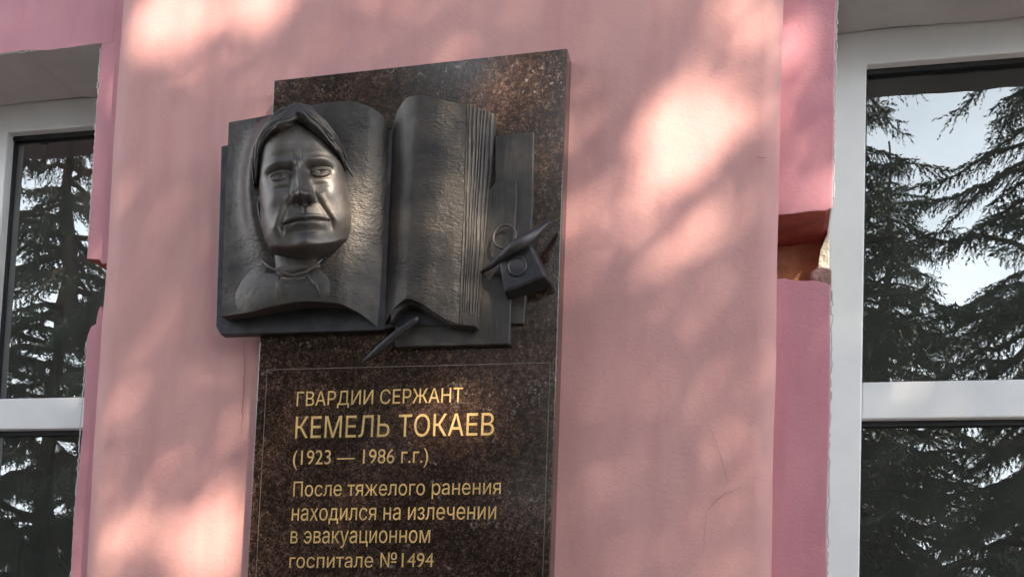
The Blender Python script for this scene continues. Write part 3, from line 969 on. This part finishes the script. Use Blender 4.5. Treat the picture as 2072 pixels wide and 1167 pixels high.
def hair_depth(a, b, U, V):
    d = np.maximum(face_depth(a * 0.97, np.minimum(b, 11.0)), -5.2)
    p = prof0(V)
    sv = V + 0.12 * np.sin(U * 11) + 0.07 * np.sin(U * 23 + 1) + 0.03 * np.sin(U * 47 + 6 * V)
    st = np.sin(sv * 21 + U * 5) * 0.7 + np.sin(sv * 44 + 4 * np.sin(U * 9 + 1) - U * 8) * 0.45 + np.sin(sv * 10 - U * 13) * 0.9
    d = d + 1.75 * p + 0.27 * st * p + 0.6 * gs(U - 0.62, 0.16) * p
    return d - 3.4 * ss(0.62, 1.0, V) - 0.5 * ss(0.06, 0.0, V)
rj = np.random.RandomState(9)
wob = np.convolve(rj.normal(0, 1, nu_), np.ones(9) / 9, 'same')
G2 = Lc[None] * (1 - vv_) + (Tc * 1.05 + (wob * 0.35)[:, None] * np.array([0.5, 1.0]))[None] * vv_ + (np.convolve(rj.normal(0, 1, nu_), np.ones(7) / 7, 'same') * 0.30)[None, :, None] * (1 - vv_) ** 3
ah, bh = G2[:, :, 0], G2[:, :, 1]
dh = hair_depth(ah, bh, U_, V_)
Wh = to_world(ah.ravel(), bh.ravel(), dh.ravel())
hm = MB()
hm.add(Wh.tolist(), [(j * nu_ + i, j * nu_ + i + 1, (j + 1) * nu_ + i + 1, (j + 1) * nu_ + i) for j in range(nv_ - 1) for i in range(nu_ - 1)])
def lock(u0, u1, v0, v1, rad, lift, ph):
    t = np.linspace(0, 1, 26)
    u = u0 + (u1 - u0) * t; v = np.clip(v0 + (v1 - v0) * t + 0.05 * np.sin(t * 7 + ph), 0.01, 0.99)
    i = np.clip((u * (nu_ - 1)).astype(int), 0, nu_ - 1); j = np.clip((v * (nv_ - 1)).astype(int), 0, nv_ - 1)
    a, b, d = ah[j, i], bh[j, i], dh[j, i]
    k = np.array([0.2, 0.6, 0.2])
    sm = lambda x: np.concatenate([x[:1], np.convolve(x, k, 'valid'), x[-1:]])
    a, b, d = sm(a), sm(b), sm(d)
    P = to_world(a, b, d + lift * np.sin(math.pi * t))
    hm.tube(P.tolist(), (rad * (0.25 + 0.75 * np.sin(math.pi * np.clip(t, 0.03, 0.97)) ** 0.6)).tolist(), 7, 0, True, 0.7)
for k in range(120):
    v = rj.uniform(0.03, 0.55)
    lock(rj.uniform(0.06, 0.30), rj.uniform(0.74, 1.0), v, np.clip(v + rj.uniform(-0.25, 0.45), 0.02, 0.92), rj.uniform(0.0008, 0.0023), rj.uniform(0.10, 0.36), rj.uniform(0, 6))
for k in range(16):
    v = rj.uniform(0.06, 0.85)
    lock(rj.uniform(0.45, 0.6), rj.uniform(0.9, 1.0), v, np.clip(v + rj.normal(0.0, .12), 0.02, 0.95), rj.uniform(0.0015, 0.0030), rj.uniform(0.0, 0.15), rj.uniform(0, 6))
hair = hm.build('hair', M['bronze'], head, True)
# coat and collar, low relief on the page
def coat_d(uu, vv, G):
    return 0.0095 * np.sin(math.pi * np.clip(uu, 0, 1)) ** 0.5 * np.sin(math.pi * np.clip(0.02 + 0.90 * vv, 0, 1)) ** 0.5
ct = ruled('coat', [(466, 585, .040), (500, 552, .046), (530, 532, .052), (560, 548, .056), (594, 558, .058), (625, 550, .056), (648, 532, .053), (684, 556, .047), (716, 592, .034)],
           [(452, 640, .039), (500, 633, .046), (540, 624, .050), (575, 616, .053), (612, 610, .055), (650, 611, .053), (676, 613, .049), (692, 617, .044), (712, 626, .032)],
           M['bronze'], head, 120, 60, 0.03, M['edge'], coat_d)
cl = MB()
cl.tube([H_at(528, 524, .066), H_at(545, 540, .070), H_at(570, 551, .073), H_at(594, 557, .075), H_at(620, 550, .073), H_at(640, 536, .069), H_at(652, 524, .066)], [.0018, .0026, .0026, .0025, .0026, .0025, .0018], 10, 0, True, .8)
cl.tube([H_at(570, 562, .073), H_at(594, 566, .075), H_at(616, 562, .073)], .0016, 8)
cl.tube([H_at(566, 556, .070), H_at(560, 580, .071), H_at(566, 606, .066)], [.0024, .0028, .0016], 8, 0, True, .6)
cl.tube([H_at(622, 553, .070), H_at(640, 578, .069), H_at(648, 602, .062)], [.0024, .0028, .0016], 8, 0, True, .6)
cl.build('collar', M['skin'], head, True)

# ------------------------------------------------------------------ trees
def wall_foot(p):
    """where a sun ray through p meets the pilaster plane"""
    t = p[..., 1] / SUN[1]
    return p - t[..., None] * SUN

# openings in the leaf canopy: photo point, plane depth, radii in photo px, tilt, share of the sun that gets through
GAPS = [
    (350, 34, 0, 96, 72, 20, 1.4), (300, 60, 0, 60, 50, 0, .5), (525, 8, 0, 72, 56, 0, 1.2), (430, 130, 0, 50, 45, 0, .30),
    (810, 2, 0, 55, 30, 0, .5), (905, 105, 0, 42, 52, 0, .30), (1050, 150, 0, 60, 50, 0, .15),
    (1195, 225, 0, 28, 45, 0, .30), (1170, 440, 0, 42, 80, 0, .42), (1185, 530, 0, 30, 40, 0, .25),
    (1400, 258, 0, 92, 64, 12, 1.4), (1372, 335, 0, 58, 62, 0, 1.2), (1320, 455, 0, 58, 80, 0, .42), (1240, 430, 0, 34, 55, 0, .12),
    (1490, 170, 0, 50, 50, 0, .30), (1500, 60, 0, 70, 80, 0, .50), (1555, 190, 0, 34, 110, 0, .45), (1440, 470, 0, 45, 60, 0, .28),
    (1520, 430, 0, 50, 60, 0, .42), (1400, 570, 0, 60, 50, 0, .15),
    (1150, 890, 0, 22, 60, 0, .38), (1490, 1150, 0, 55, 45, 0, .2), (1540, 800, 0, 30, 50, 0, .05),
    (435, 1088, 0, 54, 84, -28, 1.25), (300, 1055, 0, 90, 52, 10, .60), (205, 1085, 0, 45, 50, 0, .35), (255, 1150, 0, 50, 40, 0, .4),
    (480, 925, 0, 35, 65, 0, .35), (228, 850, 0, 38, 70, 0, .28), (400, 1160, 0, 70, 40, 0, .65), (330, 960, 0, 60, 40, 0, .15),
    (215, 155, .081, 30, 45, 0, .3), (203, 500, .081, 24, 40, 0, .6), (160, 880, .081, 24, 40, 0, .25), (150, 1080, .081, 24, 40, 0, .3),
    (1618, 115, .081, 42, 66, 0, 1.4), (1640, 350, .081, 50, 95, 0, .50), (1622, 230, .081, 40, 40, 0, .25), (1618, 555, .2, 52, 40, 0, 1.0), (1640, 1140, .081, 40, 40, 0, .18),
    (1055, 200, -.043, 95, 52, 0, .95), (1120, 300, -.043, 28, 60, 0, .45), (600, 190, -.043, 50, 30, 0, .10), (1085, 170, -.043, 50, 40, 0, .3),
    (895, 330, -.095, 45, 110, 0, .42), (880, 480, -.095, 42, 90, 0, .36), (960, 420, -.085, 40, 150, 0, .50), (985, 540, -.06, 40, 60, 0, .35), (1035, 310, -.055, 40, 50, 0, .30),
    (690, 402, -.125, 48, 82, 8, 1.4),  (757, 440, -.10, 26, 110, 0, .28), (725, 520, -.10, 30, 50, 0, .25), (760, 330, -.1, 26, 70, 0, .25),
    (945, 852, -.043, 76, 46, 0, 1.0), (895, 800, -.043, 56, 28, 0, .9), (980, 865, -.043, 40, 26, 0, .4), (820, 1000, -.043, 150, 60, 0, .10), (640, 860, -.043, 60, 40, 0, .10),
]
gx, gz, grx, grz, gt, gm = [], [], [], [], [], []
for (px, py, yy, rx, ry, ti, m_) in GAPS:
    p = wall_foot(at(px, py, yy))
    gx.append(p[0]); gz.append(p[2]); grx.append(rx * 0.00098); grz.append(ry * 0.00094); gt.append(math.radians(ti)); gm.append(m_ if (m_ > 0.8 or yy < 0) else m_ * 0.60)
gx, gz, grx, grz, gt, gm = map(np.array, (gx, gz, grx, grz, gt, gm))
def sun_share(x, z):
    dx, dz = x[:, None] - gx, z[:, None] - gz
    c, s = np.cos(gt), np.sin(gt)
    uu = (dx * c + dz * s) / grx; ww = (-dx * s + dz * c) / grz
    q2 = uu ** 2 + ww ** 2
    g_ = gm * np.where(gm > 0.8, np.exp(-0.55 * q2 ** 2.4), np.exp(-0.9 * q2 ** 1.2))
    return np.clip(0.012 + g_.sum(1), 0.012, 1.0)

def leaf_cloud(centers, size, rs):
    """one pointed leaf (two bent halves) at each centre"""
    n = len(centers)
    d1 = rs.normal(0, 1, (n, 3)); d1 /= np.linalg.norm(d1, axis=1)[:, None]
    d2 = rs.normal(0, 1, (n, 3)); d2 -= (d2 * d1).sum(1)[:, None] * d1; d2 /= np.linalg.norm(d2, axis=1)[:, None]
    nn = np.cross(d1, d2)
    L = size * rs.uniform(0.75, 1.25, n)[:, None]
    p0 = centers - d1 * L; p1 = centers + d1 * L
    q0 = centers + d2 * L * 0.62 + nn * L * 0.18 - d1 * L * 0.1; q1 = centers - d2 * L * 0.62 + nn * L * 0.18 - d1 * L * 0.1
    V = np.stack([p0, q1, p1, q0], 1).reshape(-1, 3)
    idx = np.arange(n) * 4
    Fa = np.concatenate([np.stack([idx, idx + 1, idx + 2], 1), np.stack([idx, idx + 2, idx + 3], 1)])
    return V, Fa

def limb(mb, p0, p1, r0, r1, rs, n=7, wob=0.12):
    P = [Vector(p0).lerp(Vector(p1), t) for t in np.linspace(0, 1, n)]
    L = (Vector(p1) - Vector(p0)).length
    for i in range(1, n - 1):
        P[i] += Vector(rs.normal(0, wob * L / n, 3))
    mb.tube([tuple(p) for p in P], list(np.linspace(r0, r1, n)), 8)
    return P

def shade_tree():
    rs = np.random.RandomState(5)
    t0 = 8.5
    C0 = np.array([0.36, 0, -0.42]) + SUN * t0
    base = np.array([C0[0] + 1.9, C0[1] - 0.9, GROUND])
    root = empty('shade_tree', tuple(base))
    tag(root, 'tall leafy deciduous tree opposite the plaque whose gaps let the sun dapple the pink wall', 'tree')
    bpy.context.view_layer.update()
    inv = root.matrix_world.inverted()
    R3 = np.array([2.5, 2.4, 1.9])
    N = 520000
    P = rs.uniform(-1, 1, (N, 3)); P = P[(P ** 2).sum(1) < 1] * R3 + C0
    A = 0.030
    w = wall_foot(P)
    inside = (np.abs(w[:, 0] - 0.36) < 1.55) & (np.abs(w[:, 2] + 0.42) < 1.25)
    # chord of the crown along the sun ray through the leaf
    q = (P - C0) / R3; dd = SUN / R3
    bq = (q * dd).sum(1); aq = (dd * dd).sum(); cq = (q * q).sum(1) - 1
    chord = 2 * np.sqrt(np.maximum(bq * bq - aq * cq, 1e-6)) / aq
    dens0 = len(P) / (4 / 3 * math.pi * R3.prod())
    share = np.full(len(P), 0.20)
    share[inside] = sun_share(w[inside, 0], w[inside, 2])
    leaf_area = 0.62 * 2 * A * A * 0.5 * 1.05
    need = -np.log(share) / (leaf_area * np.maximum(chord, 0.5))
    # clumps outside the lit patch of wall
    keep = rs.rand(len(P)) < np.clip(need / dens0, 0, 1)
    P = P[keep]
    print('shade leaves', len(P), 'max need ratio', float((need / dens0).max()))
    V, Fa = leaf_cloud(P, A, rs)
    cr = obj('crown', V, Fa, M['leaf'], root)
    cr.matrix_parent_inverse = inv
    tb = MB()
    top = np.array([C0[0] + 1.5, C0[1] - 1.0, C0[2] + 1.2])
    tp = limb(tb, base, top, 0.19, 0.05, rs, 10, 0.15)
    for k in range(9):
        s = tp[4 + k % 5]
        tgt = C0 + R3 * np.array([rs.uniform(0.35, 0.9), rs.uniform(-0.6, 0.5), rs.uniform(0.1, 0.7)])
        limb(tb, s, tgt, 0.05, 0.012, rs, 7, 0.2)
    t_ = tb.build('trunk', M['bark'], root, True)
    t_.matrix_parent_inverse = inv
shade_tree()

def spruce_mesh(seed, H, R, z_low):
    """boughs in uneven whorls, each hung with drooping needle-covered twigs"""
    rs = np.random.RandomState(seed)
    tb = MB()
    tv = [(rs.normal(0, .015), rs.normal(0, .015), z) for z in np.linspace(0, H, 14)]
    tb.tube(tv, list(np.linspace(0.19, 0.02, 14)), 9)
    NV, NF = [], []
    def tuft(p, d, L, w):
        """a twig: needles set along it"""
        d = d / np.linalg.norm(d)
        k = max(5, int(L / 0.017))
        s = np.cross(d, rs.normal(0, 1, 3)); s /= np.linalg.norm(s) + 1e-9
        s2 = np.cross(d, s)
        for i in range(k):
            t = i / k
            c = p + d * L * t
            a = rs.rand() * 6.28
            dirn = (s * math.cos(a) + s2 * math.sin(a)) * 0.8 + d * 0.75
            q = c + dirn * w * (1 - 0.45 * t) * rs.uniform(0.7, 1.2)
            tw = np.cross(dirn, d); tw = tw / (np.linalg.norm(tw) + 1e-9) * w * 0.24
            o = len(NV)
            NV.extend([tuple(c + tw), tuple(c - tw), tuple(q)])
            NF.append((o, o + 1, o + 2))
    z = z_low
    while z < H - 0.3:
        fr = (z - z_low) / (H - z_low)
        nb = rs.randint(4, 6)
        a0 = rs.rand() * 6.28
        for b in range(nb):
            if rs.rand() < 0.12: continue
            az = a0 + b * 6.28 / nb + rs.normal(0, .25)
            L = R * (1 - fr) ** 0.8 * rs.uniform(0.5, 1.15) + 0.12
            n = 12
            rise = rs.uniform(-0.15, 0.35); droop = rs.uniform(0.15, 0.65)
            P = []
            for i in range(n):
                t = i / (n - 1)
                r_ = L * t
                P.append(np.array([math.cos(az) * r_, math.sin(az) * r_, z + rise * r_ - droop * L * t ** 2.0 + 0.22 * L * max(0, t - .7) ** 1.5]))
            for i in range(1, n):
                P[i] = P[i] + rs.normal(0, .012 * L, 3)
            tb.tube([tuple(p) for p in P], list(np.linspace(0.022 + 0.012 * L, 0.004, n)), 5)
            side = np.array([-math.sin(az), math.cos(az), 0])
            out = np.array([math.cos(az), math.sin(az), 0])
            nt = int(L * 30)
            for k in range(nt):
                t = 0.12 + 0.88 * (k + rs.rand()) / nt
                x = t * (n - 1); i = min(int(x), n - 2)
                p = P[i] * (1 - (x - i)) + P[i + 1] * (x - i)
                sg = 1 if k % 2 else -1
                tl_ = (0.15 + 0.40 * L / 2.5 * (1 - t) ** 0.6) * rs.uniform(0.7, 1.2)
                dr = side * sg * 0.85 + out * 0.75 + np.array([0, 0, -0.25 - 0.35 * rs.rand()])
                m_ = max(2, int(tl_ / 0.10))
                q = p.copy()
                dcur = dr / np.linalg.norm(dr)
                seg = tl_ / m_
                for s_ in range(m_):
                    tuft(q, dcur, seg * 1.1, 0.050)
                    # secondary hanging twiglets
                    if rs.rand() < 0.75:
                        tuft(q, np.array([rs.normal(0, .35), rs.normal(0, .35), -1.0]) + dcur * 0.7, rs.uniform(0.10, 0.26), 0.042)
                    q = q + dcur * seg
                    dcur = dcur + np.array([0, 0, -0.16]); dcur /= np.linalg.norm(dcur)
            tuft(P[-1], out + np.array([0, 0, -.1]), 0.2, .05)
        z += rs.uniform(0.15, 0.27)
    return tb, NV, NF

def spruce(name_mesh, loc, rot, label, scale=1.0, first=[{}]):
    root = empty('spruce_tree', loc)
    root.rotation_euler = (0, 0, rot); root.scale = (scale,) * 3
    tag(root, label, 'tree', 'spruce trees mirrored in the window glass')
    cache = first[0]
    if name_mesh not in cache:
        tb, NV, NF = spruce_mesh(*name_mesh)
        t = tb.build('trunk', M['bark'], root, True)
        c = obj('crown', NV, NF, M['needle'], root)
        cache[name_mesh] = (t, c)
        print('spruce needles', len(NF))
    else:
        for s in cache[name_mesh]:
            c = s.copy(); COL.objects.link(c); c.parent = root
    return root
SA = (101, 11.0, 3.0, 1.1)
spruce(SA, (3.3, -7.2, GROUND), 0.4, 'dark spruce tree mirrored in the right window', 0.78)
spruce(SA, (-7.3, -8.8, GROUND), 2.6, 'dark dense spruce tree mirrored in the left window', 0.95)
for (x, y, r, sc) in ((1.55, -9.6, 2.9, 0.92), (2.75, -15.0, 4.2, 0.92), (-6.4, -11.5, 2.0, 1.05), (-4.5, -8.9, 0.3, 1.06), (-1.5, -8.4, 4.0, 1.0), (-3.4, -9.6, 1.3, 0.96), (11.0, -9.5, 1.1, 0.9), (14.5, -6.5, 0.2, 0.9), (-16.5, -9.0, 3.0, 1.0), (-18.0, -5.0, 1.9, 1.0), (-8.8, -14.0, 0.5, 1.05), (-5.0, -12.6, 5.1, 1.05), (-10.6, -10.2, 3.3, 1.0), (-0.2, -12.8, 0.9, 1.0), (7.6, -11.5, 2.2, 0.9), (-13.5, -12.5, 5.9, 1.0)):
    spruce(SA, (x, y, GROUND), r, 'dark spruce tree in the row across from the pink building', sc)
